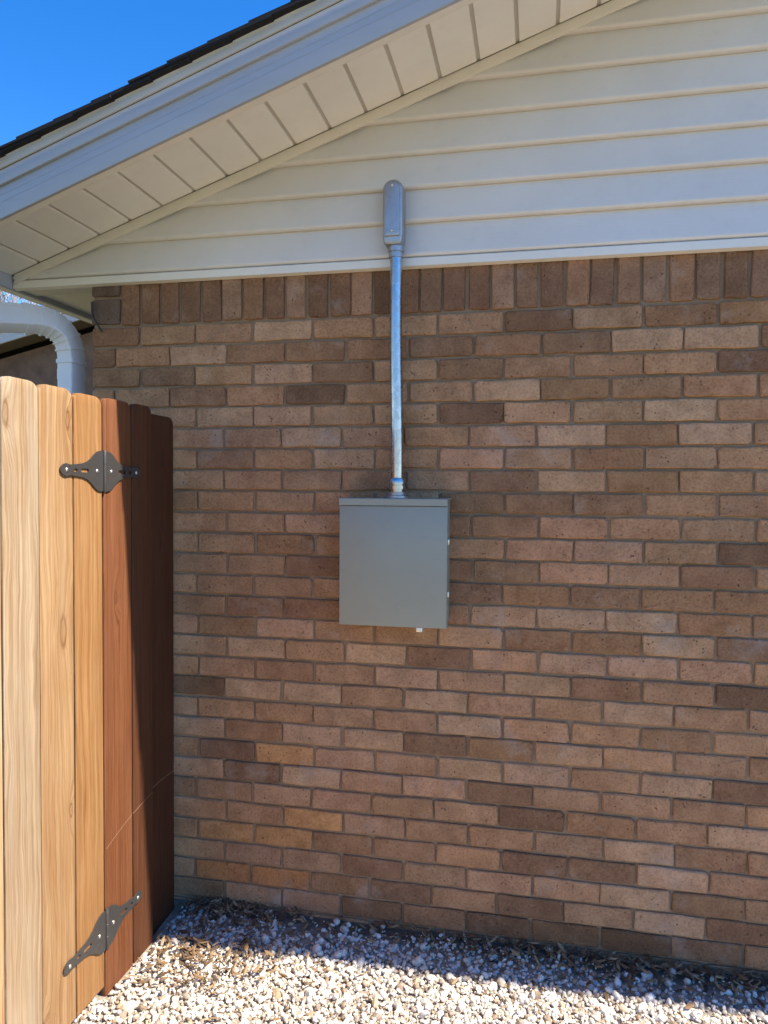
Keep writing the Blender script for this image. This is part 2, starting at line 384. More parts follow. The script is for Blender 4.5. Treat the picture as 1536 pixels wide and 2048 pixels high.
def brick_geom(hl, hh, d, seed, deep=.05):
    """octagonal-cornered brick face, chamfered, slightly uneven; front at y = -d"""
    r = random.Random(seed)
    k = [r.choice((.003, .004, .005, .0085)) for _ in range(4)]
    out = [(-hl + k[0], -hh), (-hl * .3, -hh), (hl * .38, -hh), (hl - k[1], -hh), (hl, -hh + k[1]), (hl, hh - k[2]), (hl - k[2], hh), (hl * .25, hh), (-hl * .4, hh), (-hl + k[3], hh), (-hl, hh - k[3]), (-hl, -hh + k[0])]
    out = [(x + r.uniform(-.0022, .0022), z + r.uniform(-.0018, .0018)) for x, z in out]
    ch = .0028 + .0016 * r.random(); n = len(out)
    V = []; F = []
    for x, z in out:
        V.append((x * (hl - ch) / hl, -d + r.uniform(-.0011, .0009), z * (hh - ch) / hh))
    for x, z in out: V.append((x, -d + ch * .9 + r.uniform(-.0007, .0007), z))
    for x, z in out: V.append((x, deep, z))
    V.append((0, -d - .0005, 0))
    for i in range(n):
        j = (i + 1) % n
        F.append((3 * n, i, j)); F.append((i, n + i, n + j, j)); F.append((n + i, 2 * n + i, 2 * n + j, n + j))
    return V, F


def brick_mesh(nm, hl, hh, seed):
    V, F = brick_geom(hl, hh, 0, seed); me = mesh(nm, V, F); return me


HJ = .0037                                    # half a joint
full = [brick_mesh('brick', BL / 2 - HJ, Q / 2 - HJ, i) for i in range(16)]
SP = .0738
sold = [brick_mesh('soldier_brick', SP / 2 - HJ, .0925, 50 + i) for i in range(6)]
for me in full + sold: me.materials.append(M['brick'])

# bricks whose own tone (for OR, fence glow put into the colour) stands out in the photograph: (pixel x, pixel y, tone)
D, DD, LT, OR, YO, PK, BR = (.17, .118, .088), (.115, .078, .060), (.375, .287, .225), (.38, .20, .095), (.39, .25, .135), (.36, .248, .185), (.23, .152, .100)
MARK = [(650, 745, D), (630, 790, DD), (940, 825, DD), (1060, 640, DD), (1140, 685, D), (1485, 720, DD), (1490, 1105, DD), (600, 1125, D), (560, 1080, BR), (985, 1138, D), (1060, 1182, BR),
        (1490, 1390, DD), (880, 1305, D), (400, 1365, DD), (500, 1540, D), (470, 1495, D), (490, 1450, BR), (860, 1480, D), (1000, 1490, BR), (1075, 1640, DD), (990, 1585, D), (1130, 1735, D), (1230, 1745, D), (1400, 1810, D), (1070, 1810, D),
        (735, 1740, D), (700, 1770, BR), (810, 1785, D), (1480, 1200, BR), (1500, 1585, D), (1480, 1860, D), (1250, 1870, DD), (430, 1790, D), (330, 750, D), (980, 970, D), (950, 1010, D), (1250, 870, BR), (1180, 915, BR), (950, 745, D), (1130, 780, BR), (870, 700, D), (880, 745, D),
        (960, 1180, D), (1480, 645, BR), (1350, 965, BR), (1330, 1195, BR), (1400, 1270, BR), (1500, 1290, D), (1130, 1280, BR), (1260, 1280, BR), (940, 1400, PK), (610, 1640, YO), (1040, 1850, D), (1270, 1660, BR), (780, 1220, BR),
        (575, 748, LT), (395, 705, LT), (590, 660, LT), (1010, 780, LT), (1130, 870, LT), (1000, 880, PK), (1065, 820, PK), (1390, 880, LT), (1280, 870, LT), (1360, 820, LT), (1140, 1235, LT), (1260, 1240, LT), (1120, 1140, PK), (1240, 1145, PK), (1060, 1545, LT), (1475, 1680, LT), (1265, 1705, LT), (1410, 1340, PK),
        (620, 1550, LT), (620, 1380, LT), (860, 1390, LT), (730, 1300, LT), (610, 1460, LT), (740, 1465, LT), (520, 1370, LT), (760, 1360, LT), (1280, 1340, LT), (1120, 1340, LT), (1260, 1430, LT), (1000, 920, PK), (1080, 1098, PK), (1180, 1045, PK), (1100, 1060, PK), (1340, 690, LT), (1270, 680, LT), (1440, 675, LT),
        (440, 1745, OR), (560, 1755, OR), (620, 1675, YO), (470, 1665, YO), (640, 1700, BR), (580, 1520, YO), (1240, 1790, LT), (1360, 1850, LT), (960, 1770, PK), (1130, 1780, PK)]
marks = []
for px, py, cc in MARK:
    p = at(px, py, 1, 0); marks.append((p.x, p.z, cc))
POOL = [(.30, .212, .152), (.325, .232, .17), (.285, .20, .142), (.34, .248, .185), (.26, .18, .127), (.31, .215, .15), (.295, .213, .158), (.33, .225, .155), (.235, .16, .115), (.35, .262, .20)]


def tone(x0, x1, z0, z1, r):
    for mx, mz, cc in marks:
        if x0 <= mx <= x1 and z0 <= mz <= z1: base = tuple(.78 * a + .22 * q for a, q in zip(cc, (.30, .21, .15))); break
    else: base = r.choice(POOL)
    f = r.uniform(.93, 1.07)
    return (*[c * f * g * r.uniform(.98, 1.02) for c, g in zip(base, (1.45, 1.175, .895))], 1)


sv, sf = [], []


def stuff_brick(cx, cz, hl, hh, seed):
    V, F = brick_geom(hl, hh, 0, seed); o = len(sv)
    sv.extend((cx + x, y + random.uniform(-.0012, .0012) * 0, cz + z) for x, y, z in V); sf.extend(tuple(o + i for i in f) for f in F)


rb = random.Random(3)
odd_j, even_j = -.003, .1
for k in range(1, 31):
    zt, zb = ZG - (k - 1) * Q, ZG - k * Q
    j0 = odd_j if k % 2 else even_j
    rowdrift = rb.uniform(-.008, .008); zdrift = rb.uniform(-.0012, .0012)
    n0 = math.floor((XC - j0) / BL)
    for n in range(n0, 18):
        x0 = j0 + n * BL + rowdrift + rb.uniform(-.0015, .0015); x1 = x0 + BL
        if x1 - XC < .03 or x0 > 3.2: continue
        cut = x0 < XC + .012
        if cut: x0 = XC - HJ
        if x1 - x0 < .05: continue
        hidden = (x1 < -.075 and zt < 1.64) or x0 > 1.93 or k > 29
        cx, cz = (x0 + x1) / 2, (zt + zb) / 2 + zdrift
        if hidden:
            stuff_brick(cx, cz, (x1 - x0) / 2 - HJ, Q / 2 - HJ, rb.randrange(99999)); continue
        me = rb.choice(full)
        if cut or abs(x1 - x0 - BL) > .004:
            me = brick_mesh('brick', (x1 - x0) / 2 - HJ, Q / 2 - HJ, rb.randrange(999)); me.materials.append(M['brick'])
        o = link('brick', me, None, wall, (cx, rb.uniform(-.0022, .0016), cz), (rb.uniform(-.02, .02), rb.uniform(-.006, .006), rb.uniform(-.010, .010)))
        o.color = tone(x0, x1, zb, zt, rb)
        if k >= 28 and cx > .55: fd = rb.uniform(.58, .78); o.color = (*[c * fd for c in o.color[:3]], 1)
# soldier course
n = 0
for i in range(-17, 34):
    x0 = .9 + i * SP; x1 = x0 + SP; cx = (x0 + x1) / 2
    if x0 < XC + .05: continue
    if x0 > 1.95: stuff_brick(cx, ZG + .0975, SP / 2 - HJ, .0925, i + 500); continue
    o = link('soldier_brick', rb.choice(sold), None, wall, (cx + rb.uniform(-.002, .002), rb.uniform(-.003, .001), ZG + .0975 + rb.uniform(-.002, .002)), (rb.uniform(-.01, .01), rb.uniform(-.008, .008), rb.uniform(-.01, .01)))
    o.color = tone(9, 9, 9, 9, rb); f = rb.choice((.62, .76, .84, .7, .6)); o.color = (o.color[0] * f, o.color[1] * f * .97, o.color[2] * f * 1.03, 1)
xs0 = min(.9 + i * SP for i in range(-17, 34) if .9 + i * SP >= XC + .05)
for zc, hh in ((ZG + .052, .043), (ZG + .147, .043)):
    me = brick_mesh('brick', (xs0 - XC) / 2 - HJ / 2, hh, 77); me.materials.append(M['brick'])
    o = link('brick', me, None, wall, ((xs0 + XC) / 2 - HJ / 2, -.001, zc)); o.color = (.19, .13, .1, 1)
o = link('brick_field', mesh('brick_field', sv, sf), 'brick_stuff', wall); tag(o, kind='stuff')

# ---- gable: backing, boards, trims
def rake(x): return S * x + Z0 if x <= XR else S * (2 * XR - x) + Z0
xl = -.683; zl = S * xl + Z0
back = prism_me('gable_siding', [(xl, 2.118), (2 * XR - xl, 2.118), (2 * XR - xl, zl + .03), (XR, rake(XR) + .03), (xl, zl + .03)], 1, .0, .1)
gable = link('gable_siding', back, 'siding', house)
LAP = .1045
i = 0
while True:
    z0 = 2.142 + i * LAP; z1 = z0 + LAP + .004
    if z1 > rake(XR) - .02: break
    prof = [(-.004, z0 + .0015), (-.0165, z0), (-.0215, z0 + .0018), (-.0245, z0 + .0052), (-.0252, z0 + .0085), (-.0242, z0 + .012), (-.0045, z1), (-.001, z1), (-.001, z0 + .003)]
    V = []; F = []
    for side in (0, 1):
        for y, z in prof:
            x = (z - .002 - Z0) / S - .01
            x = max(x, xl + .001)
            V.append((x if side == 0 else 2 * XR - x, y, z))
    n = len(prof)
    F.append(tuple(range(n))[::-1]); F.append(tuple(range(n, 2 * n)))
    for a in range(n): F.append((a, (a + 1) % n, n + (a + 1) % n, n + a))
    me = mesh('siding_board', V, F, True); me.set_sharp_from_angle(angle=math.radians(40)); link('siding_board', me, 'siding', gable)
    i += 1
link('starter_trim', prism_me('starter_trim', [(-.024, 2.112), (-.004, 2.108), (-.0012, 2.143), (-.019, 2.1395), (-.0225, 2.136)], 0, xl + .002, 2 * XR - xl - .002), 'trim', house)


def slope_bar(nm, material, parent, y0, y1, dz0, dz1, xa, xb, bev=0.0):
    """bar that follows the eaves line on the left slope (vertical offsets dz0..dz1)"""
    V = []
    for x in (xa, xb):
        for y, dz in ((y0, dz0), (y1, dz0), (y1, dz1), (y0, dz1)): V.append((x, y, S * x + Z0 + dz))
    F = [(0, 1, 2, 3)[::-1], (4, 5, 6, 7), (0, 1, 5, 4), (1, 2, 6, 5), (2, 3, 7, 6), (3, 0, 4, 7)]
    bm = bmesh.new(); vs = [bm.verts.new(v) for v in V]
    for f in F: bm.faces.new([vs[i] for i in f])
    if bev: bmesh.ops.bevel(bm, geom=bm.edges[:], offset=bev, segments=2, affect='EDGES', profile=.5)
    return link(nm, bm_mesh(nm, bm, 35), material, parent)


XL2 = -.72
slope_bar('wall_channel', 'trim', house, -.0285, -.0185, -.036, -.003, xl + .01, XR, .0015)
sof = slope_bar('soffit', 'groove', house, -OV + .012, -.002, .0042, .02, XL2 + .01, XR)
# soffit strips, each its own piece
PW = .1158; x = -.469 - 2 * PW + .011
V = []; F = []
def soffit_panel_mesh():
    h = PW / 2; e = .0075
    y0, y1 = -OV + .022, -.030
    prof = [(-h + .0052, .0062), (-h + .0055, .002), (-h + .0068, .0), (h - .0068, .0), (h - .0055, .002), (h - .0052, .0062)]
    V = [(px, y, pz + S * px) for y in (y0, y1) for px, pz in prof]; n = len(prof)
    F = [tuple(range(n)), tuple(range(n, 2 * n))[::-1]] + [(a, n + a, n + (a + 1) % n, (a + 1) % n) for a in range(n)]
    return mesh('soffit_panel', V, F)
spm = soffit_panel_mesh(); spm.materials.append(M['soffit'])
while x < XR - PW:
    c = x + PW / 2
    link('soffit_panel', spm, None, sof, (c, 0, S * c + Z0 - .0015)); x += PW
# fascia: return lip, face with a shallow rib, upper band, drip edge
DB = -.084
fas = slope_bar('fascia', 'fascia', house, -OV, -OV + .012, DB, .0425, XL2, XR, .0012)
slope_bar('fascia_lip', 'trim', house, -OV + .0125, -OV + .034, DB + .001, DB + .004, XL2, XR)
slope_bar('fascia_back', 'trim', house, -OV + .0345, -OV + .04, DB + .001, .008, XL2, XR)
slope_bar('fascia_band', 'fascia', house, -OV - .011, -OV - .0005, .004, .044, XL2, XR, .002)
slope_bar('fascia_rib', 'fascia', fas, -OV - .0007, -OV - .0001, -.040, -.037, XL2, XR)
slope_bar('fascia_rib', 'fascia', fas, -OV - .0007, -OV - .0001, -.020, -.017, XL2, XR)
slope_bar('drip_edge', 'drip', house, -OV - .019, -OV - .0115, .043, .0738, XL2 - .01, XR, .002)
# roof deck on both slopes, then the shingle courses of the left slope
deck = prism_me('roof', [(XL2 - .012, S * (XL2 - .012) + Z0 + 0.0745 - .02), (XL2 - .012, S * (XL2 - .012) + Z0 + 0.0745), (XR, rake(XR) + 0.0745), (2 * XR - XL2, rake(2 * XR - XL2) + 0.0745), (2 * XR - XL2, rake(2 * XR - XL2) + .054), (XR, rake(XR) + .046)], 1, -OV - .010, YB + .6)
roof = link('roof', deck, 'shingle', house)
th = math.atan(S); EXP = .1195; LEN = .30; tk = .0056; tilt = tk / EXP * .93
sh = box_me('shingle', 0, LEN, -OV - .04, YB + .6, 0, tk)
sh.materials.append(M['shingle'])
px_, pi = XL2 - .025, 0
while px_ < XR - .3:
    zz = S * px_ + Z0 + .0765 + tk * 1.15
    jig = random.Random(pi).uniform(-.004, .006)
    link('shingle', sh, None, roof, (px_, jig, zz), (0, -(th - tilt), 0)); px_ += EXP * math.cos(th); pi += 1
# eaves along the left side: level soffit, fascia, gutter
ZE = 2.128
link('eave_soffit', box_me('eave_soffit', -.684, XC - .002, .101, YB + .4, ZE, ZE + .01), 'soffit', house)
link('eave_fascia', box_me('eave_fascia', -.700, -.685, -.44, YB + .4, ZE - .018, ZE + .09, .002), 'fascia', house)
bm = bmesh.new()
gp = [(-.701, ZE + .085), (-.701, ZE - .010), (-.755, ZE - .010), (-.79, ZE + .045), (-.79, ZE + .085), (-.787, ZE + .085), (-.787, ZE + .046), (-.753, ZE - .007), (-.704, ZE - .007), (-.704, ZE + .085)]
gut = link('gutter', prism_me('gutter', gp, 1, -.40, YB + .4), 'gutter', house)

# ---- downspout: swept rounded rectangle
def sweep(path, w_, d_, ncorner=3, rad=.012, keep=None):
    out = []
    for sx_, sy_ in ((1, 1), (-1, 1), (-1, -1), (1, -1)):
        for q in range(ncorner + 1):
            a = {(1, 1): 0, (-1, 1): 90, (-1, -1): 180, (1, -1): 270}[(sx_, sy_)] + 90 * q / ncorner
            out.append((sx_ * (w_ / 2 - rad) + rad * math.cos(math.radians(a)), sy_ * (d_ / 2 - rad) + rad * math.sin(math.radians(a))))
    V = []; F = []; n = len(out); sd = Vector((1, 0, 0)); rings = []
    for i, p in enumerate(path):                  # the frame is carried along the path without twisting
        t = (path[min(i + 1, len(path) - 1)] - path[max(i - 1, 0)]).normalized()
        sd = (sd - t * sd.dot(t)).normalized(); u2 = t.cross(sd)
        rings.append([p + sd * a + u2 * b_ for a, b_ in out])
    if keep: rings = rings[-keep:]; path = path[-keep:]
    for rg in rings: V.extend(rg)
    for i in range(len(path) - 1):
        for a in range(n): F.append((i * n + a, i * n + (a + 1) % n, (i + 1) * n + (a + 1) % n, (i + 1) * n + a))
    F.append(tuple(range(n))[::-1]); F.append(tuple(range((len(path) - 1) * n, len(path) * n)))
    bm = bmesh.new(); vs = [bm.verts.new(v) for v in V]
    for f in F: bm.faces.new([vs[i] for i in f])
    return bm


DX, DY = -.508, .055
P0, P1 = Vector((DX, DY, 1.865)), Vector((DX, DY, 2.010))
EN = at(-46, 632, 1, -.20); P2 = P1.lerp(EN, .48); GX = Vector((-.727, EN.y - .012, ZE - .0105))
path = [Vector((DX, DY, z)) for z in (0.02, .6, 1.2, 1.82)]
for q in range(0, 13):
    f = q / 12; path.append(P0 * (1 - f) ** 2 + P1 * (2 * f * (1 - f)) + P2 * f ** 2)
path.append(P1.lerp(EN, .75))
E1 = EN + (EN - P1).normalized() * .03
for q in range(0, 6):
    f = q / 5; path.append(EN * (1 - f) ** 2 + E1 * (2 * f * (1 - f)) + GX * f ** 2)
bm = sweep(path, .058, .088, rad=.007)
dsp = link('downspout', bm_mesh('downspout', bm, 30), 'gutter', house)
for q in range(4, 17, 2):
    bm = sweep(path[:q] + [path[q].lerp(path[q - 1], .2), path[q].lerp(path[q + 1], .2)], .0655, .0955, rad=.009, keep=2)
    link('elbow_crimp', bm_mesh('elbow_crimp', bm, 30), 'gutter', dsp)
bm = sweep([Vector((DX, DY, 1.80)), Vector((DX, DY, 1.835))], .0605, .0905, rad=.008)
link('joint_sleeve', bm_mesh('joint_sleeve', bm, 30), 'gutter', dsp)

# ------------------------------------------------------------------ electrical box
BY = -.112
bx0, bx1, bz0, bz1 = .527, .860, 1.001, 1.392
box = thing('electrical_box', 'grey metal electrical box with blank cover mounted on the brick wall', 'electrical box', ((bx0 + bx1) / 2, 0, bz0))
link('enclosure', box_me('enclosure', bx0 + .005, bx1 - .005, -.098, -.001, bz0 + .008, bz1 - .004, .002), 'box', box)
bm = bmesh.new()
bm_box(bm, bx0, bx1, BY, -0.0745, bz0, bz1 - .024, .0022, 2)
cov = link('cover', bm_mesh('cover', bm, 35), 'box', box)
hood = prism_me('rain_hood', [(-.0, bz1 - .003), (0, bz1), (-.09, bz1 + .001), (BY - .0025, bz1 - .001), (BY - .0045, bz1 - .003), (BY - .0045, bz1 - .0225), (BY - .0015, bz1 - .0225), (BY - .0015, bz1 - .006), (-.09, bz1 - .003)], 0, bx0 - .0005, bx1 + .0005)
link('rain_hood', hood, 'box', box)
lt = link('latch', box_me('latch', .767, .787, -.108, -.09, bz0 - .014, bz0 - .0005, .002), 'screw', box)
for zz in (1.262, 1.104):
    link('hinge_barrel', box_me('hinge_barrel', bx1 + .0005, bx1 + .006, -.107, -.092, zz - .008, zz + .008, .0015), 'screw', box)
bm = bmesh.new(); lathe(bm, [(.035, bz1 + .0005), (.035, bz1 + .007), (.027, bz1 + .009), (.027, bz1 + .018)], .696, -.055, 28)
link('hub', bm_mesh('hub', bm, 40), 'cast', box)

# ------------------------------------------------------------------ conduit run
ctop, cbot = Vector((.6875, -.055, 2.15)), Vector((.6965, -.055, bz1 + .019))
con = thing('conduit', 'shiny galvanised steel conduit rising from grey box to siding', 'conduit', cbot)
def tube(path, rads, n=20):
    V = []; F = []
    for p, r in zip(path, rads):
        for a in range(n): V.append((p.x + r * math.cos(2 * math.pi * a / n), p.y + r * math.sin(2 * math.pi * a / n), p.z))
    for i in range(len(path) - 1):
        for a in range(n): F.append((i * n + a, i * n + (a + 1) % n, (i + 1) * n + (a + 1) % n, (i + 1) * n + a))
    F.append(tuple(range(n))[::-1]); F.append(tuple(range((len(path) - 1) * n, len(path) * n)))
    bm = bmesh.new(); vs = [bm.verts.new(v) for v in V]
    for f in F: bm.faces.new([vs[i] for i in f])
    return bm
pts = []; 
for q in range(25):
    f = q / 24; p = cbot.lerp(ctop, f); p.x += .0016 * math.sin(f * math.pi * 2.2 + .3) * f ** .5; pts.append(p)
link('pipe', bm_mesh('pipe', tube(pts, [.0192] * 25, 28), 40), 'galv', con)
def ringpart(nm, zc, prof, xc, material='cast'):
    bm = bmesh.new(); lathe(bm, [(r, zc + z) for r, z in prof], xc, -.055, 28); link(nm, bm_mesh(nm, bm, 40), material, con)
ringpart('connector', bz1 + .019, [(.0215, 0), (.0215, .008), (.0262, .0085), (.0262, .019), (.0228, .0195), (.0228, .024), (.0262, .0245), (.0262, .038), (.0238, .042), (.0198, .043)], .6965, 'galv')
ringpart('connector', 2.128, [(.0198, 0), (.0225, .001), (.0225, .014), (.0205, .0145), (.0205, .018), (.024, .0185), (.024, .034), (.022, .036)], .6876)
# conduit body: rounded long housing with a raised cover, its back outlet going into the siding
def stadium(hw, z0, z1, n=12, taper=None):
    o = []
    for a in range(n + 1): t = math.pi * a / n; o.append((hw * math.cos(t), z1 - hw + hw * math.sin(t)))
    lo = taper or hw
    o += [(-hw, z0 + .022), (-hw * .93, z0 + .012), (-lo, z0), (lo, z0), (hw * .93, z0 + .012), (hw, z0 + .022)]
    return o
cbx = .6815
def stad_me(nm, hw, z0, z1, y0, y1, bev, taper=None):
    bm = bmesh.new(); o = stadium(hw, z0, z1, 14, taper)
    A = [bm.verts.new((cbx + x, y0, z)) for x, z in o]; B = [bm.verts.new((cbx + x, y1, z)) for x, z in o]; n = len(o)
    f0 = bm.faces.new(A); bm.faces.new(B[::-1])
    for i in range(n): bm.faces.new((A[i], A[(i + 1) % n], B[(i + 1) % n], B[i]))
    bmesh.ops.recalc_face_normals(bm, faces=bm.faces)
    if bev: bmesh.ops.bevel(bm, geom=[e for e in bm.edges if abs(e.verts[0].co.y - e.verts[1].co.y) < 1e-6], offset=bev, segments=3, affect='EDGES', profile=.5)
    return bm_mesh(nm, bm, 40)
cb = link('conduit_body', stad_me('conduit_body', .031, 2.163, 2.358, -.086, -.026, .008, .024), 'cast', con)
link('cover_plate', stad_me('cover_plate', .0225, 2.186, 2.348, -.093, -.0862, .003), 'cast', cb)
for zz in (2.2, 2.336):
    bm = bmesh.new(); bmesh.ops.create_uvsphere(bm, u_segments=12, v_segments=6, radius=.0042, matrix=Matrix.Translation((cbx, -.0935, zz)))
    link('screw', bm_mesh('screw', bm, 60), 'screw', cb)
bm = bmesh.new(); bmesh.ops.create_cone(bm, cap_ends=True, segments=24, radius1=.024, radius2=.024, depth=.024, matrix=Matrix.Translation((cbx, -.0145, 2.318)) @ Matrix.Rotation(math.pi / 2, 4, 'X'))
link('back_outlet', bm_mesh('back_outlet', bm, 40), 'cast', cb)

# ------------------------------------------------------------------ gate and fence
XF = -.045                                   # face of the boards; boards lie behind it
def board_mesh(wd, z0, z1, seed, thick=.017):
    r = random.Random(seed); c = min(.030, wd * .25); ct = .024
    out = [(0, z0), (0, z1 - ct)]
    for q in range(1, 6):
        a = math.pi / 2 * q / 6; out.append((c * (1 - math.cos(a)), z1 - ct + ct * math.sin(a)))
    out += [(c, z1), (wd - c, z1)]
    for q in range(1, 6):
        a = math.pi / 2 * q / 6; out.append((wd - c * (1 - math.sin(a)), z1 - ct + ct * math.cos(a)))
    out += [(wd, z1 - ct), (wd, z0)]
    bm = bmesh.new(); A = [bm.verts.new((0, y, z)) for y, z in out]; B = [bm.verts.new((-thick, y, z)) for y, z in out]; n = len(out)
    bm.faces.new(A); bm.faces.new(B[::-1])
    for i in range(n): bm.faces.new((A[i], A[(i + 1) % n], B[(i + 1) % n], B[i]))
    bmesh.ops.recalc_face_normals(bm, faces=bm.faces)
    bmesh.ops.bevel(bm, geom=[e for e in bm.edges if abs(e.verts[0].co.x - e.verts[1].co.x) < 1e-6], offset=.0022, segments=2, affect='EDGES', profile=.5)
    bmesh.ops.triangulate(bm, faces=[f for f in bm.faces if len(f.verts) > 4])
    me = bm_mesh('board', bm, 40); me.materials.append(M['cedar']); return me


gate = thing('wooden_gate', 'sunlit cedar plank gate with dog eared boards hung on strap hinges', 'gate', (XF, -.95, 0))
fence = thing('wooden_fence', 'short three board cedar fence panel between the gate and brick wall', 'fence', (XF, -.26, 0))
TONES = [(.34, .19, .08), (.375, .245, .13), (.39, .305, .21), (.52, .37, .22), (.50, .35, .2), (.5, .36, .22), (.48, .34, .2), (.5, .36, .2)]
edges = [-.481, -.609, -.744, -.872, -1.008, -1.146, -1.284, -1.42, -1.556]
ztop = [1.664, 1.668, 1.668, 1.666, 1.67, 1.664, 1.667, 1.668]
for i in range(8):
    y1, y0 = edges[i] - .0025, edges[i + 1] + .0025
    o = link('board', board_mesh(y1 - y0, .025, ztop[i], i), None, gate, (XF + (.0, -.001, .001, 0, .001, -.001, 0, 0)[i], y0, 0), (0, 0, 0)); o.color = (*TONES[i], 1)
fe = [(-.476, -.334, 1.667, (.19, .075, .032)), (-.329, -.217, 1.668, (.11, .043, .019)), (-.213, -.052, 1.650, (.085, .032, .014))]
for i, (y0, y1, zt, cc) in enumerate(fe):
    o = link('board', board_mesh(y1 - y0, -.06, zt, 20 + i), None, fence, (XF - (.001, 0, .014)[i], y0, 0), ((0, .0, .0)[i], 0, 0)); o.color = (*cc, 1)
for nm, par, y0, y1 in (('rail', gate, -1.55, -.49), ('rail', fence, -.47, -.045)):
    for zc in (.30, 1.40):
        o = link(nm, box_me('rail', XF - .0605 - (.014 if par is fence else 0), XF - .0185 - (.014 if par is fence else 0), y0, y1, zc - .044, zc + .044, .003), 'cedar', par); o.color = (.30, .17, .09, 1)
o = link('post', box_me('post', XF - .160, XF - .0755, -.47, -.385, -.3, 1.60, .004), 'cedar', fence); o.color = (.28, .17, .1, 1)
o = link('diagonal_brace', prism_me('diagonal_brace', [(-1.52, .36), (-1.43, .36), (-.52, 1.34), (-.61, 1.34)], 0, XF - .056, XF - .0190), 'cedar', gate); o.color = (.30, .17, .09, 1)

def leaf_mesh():
    """spear-shaped strap leaf in the yz plane, pointing to +y, with real slots"""
    prof = [(.004, .054), (.018, .0555), (.032, .052), (.046, .044), (.060, .033), (.076, .024), (.096, .0185), (.125, .0155), (.148, .0135), (.156, .0145), (.166, .0165), (.178, .0135), (.187, .007), (.1895, 0)]
    out = [(u, v) for u, v in prof] + [(u, -v) for u, v in prof[-2::-1]]
    bm = bmesh.new()
    def loop(pts):
        vs = [bm.verts.new((0, u, v)) for u, v in pts]
        return [bm.edges.new((vs[i], vs[(i + 1) % len(vs)])) for i in range(len(vs))]
    es = loop(out)
    def slot(c, l, wv):
        o = []
        for a in range(10):
            t = 2 * math.pi * a / 10; o.append((c + math.cos(t) * wv + (l if math.cos(t) > 0 else -l), math.sin(t) * wv))
        return o
    es += loop(slot(.088, .012, .0055)); es += loop(slot(.128, .004, .0045))
    bmesh.ops.triangle_fill(bm, edges=es, use_beauty=True, normal=(1, 0, 0))
    r = bmesh.ops.extrude_face_region(bm, geom=bm.faces[:])
    for v in r['geom']:
        if isinstance(v, bmesh.types.BMVert): v.co.x += .0032
    me = bm_mesh('hinge_leaf', bm); me.materials.append(M['hinge']); return me


lm_ = leaf_mesh()
bms = bmesh.new(); bmesh.ops.create_uvsphere(bms, u_segments=12, v_segments=6, radius=.0055, matrix=Matrix.Diagonal((.55, 1, 1, 1))); scr = bm_mesh('screw', bms, 60); scr.materials.append(M['screw'])
for hz in (1.463, .185):
    hy = -.4785
    bm = bmesh.new(); lathe(bm, [(.0035, -.058), (.0052, -.055), (.0052, -.019), (.0046, -.0185), (.0046, -.0165), (.0052, -.016), (.0052, .016), (.0046, .0165), (.0046, .0185), (.0052, .019), (.0052, .055), (.0035, .058)], 0, 0, 14)
    h = link('strap_hinge', bm_mesh('strap_hinge', bm, 40), 'hinge', gate, (XF + .0055, hy, hz))
    for sgn in (1, -1):
        o = link('hinge_leaf', lm_, None, h, (XF + .0012, hy, hz), (0 if sgn > 0 else math.pi, 0, 0))
        for u, v in ((.034, 0), (.165, 0)):
            link('screw', scr, None, h, (XF + .0046, hy + sgn * u, hz + v))

# small hanging cable stub at the house corner
cur = bpy.data.curves.new('cable', 'CURVE'); cur.dimensions = '3D'; cur.bevel_depth = .0035; cur.bevel_resolution = 2
sp = cur.splines.new('BEZIER'); cp = [at(184, 604, 1, -.012), at(186, 632, 1, -.016), at(196, 650, 1, -.018), at(204, 664, 1, -.008)]
sp.bezier_points.add(len(cp) - 1)
for bp, p in zip(sp.bezier_points, cp): bp.co = p; bp.handle_left_type = bp.handle_right_type = 'AUTO'
tmp = bpy.data.objects.new('tmp', cur); COL.objects.link(tmp)
dg = bpy.context.evaluated_depsgraph_get(); me = bpy.data.meshes.new_from_object(tmp.evaluated_get(dg)); bpy.data.objects.remove(tmp)
me.name = 'cable'; me.materials.clear()
cab = link('cable', me, 'cable'); tag(cab, 'short thin black cable hanging at the brick corner under the eaves', 'cable')

# ------------------------------------------------------------------ neighbouring house
NY = 9.0
A_, B_ = at(0, 664, 1, NY), at(150, 618, 1, NY); ns = (B_.z - A_.z) / (B_.x - A_.x)
def nz(x): return A_.z + ns * (x - A_.x)
nxr = -2.6; nxl = A_.x - 3.2
nb = thing('neighbour_house', 'distant brown house with white gable fascia seen behind the downspout', 'house', ((nxl + nxr) / 2, NY + 4, 0))
def nzr(x): return nz(x) if x <= nxr else nz(2 * nxr - x)
nxe = 2 * nxr - nxl
link('wall', prism_me('wall', [(nxl + .5, -.2), (nxe - .5, -.2), (nxe - .5, nzr(nxe - .5) - .3), (nxr, nzr(nxr) - .3), (nxl + .5, nzr(nxl + .5) - .3)], 1, NY + .45, NY + 8), 'nbrick', nb)
def nbar(nm, material, y0, y1, d0, d1):
    o = [(nxl, nz(nxl) + d0), (nxr, nz(nxr) + d0), (nxe, nzr(nxe) + d0), (nxe, nzr(nxe) + d1), (nxr, nz(nxr) + d1), (nxl, nz(nxl) + d1)]
    return link(nm, prism_me(nm, o, 1, y0, y1), material, nb)
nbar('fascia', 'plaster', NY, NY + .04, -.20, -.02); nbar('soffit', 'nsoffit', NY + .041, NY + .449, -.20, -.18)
nbar('roof', 'nroof', NY - .03, NY + 8.3, .021, .06); nbar('drip_edge', 'trim', NY - .035, NY + .01, -.015, .02)

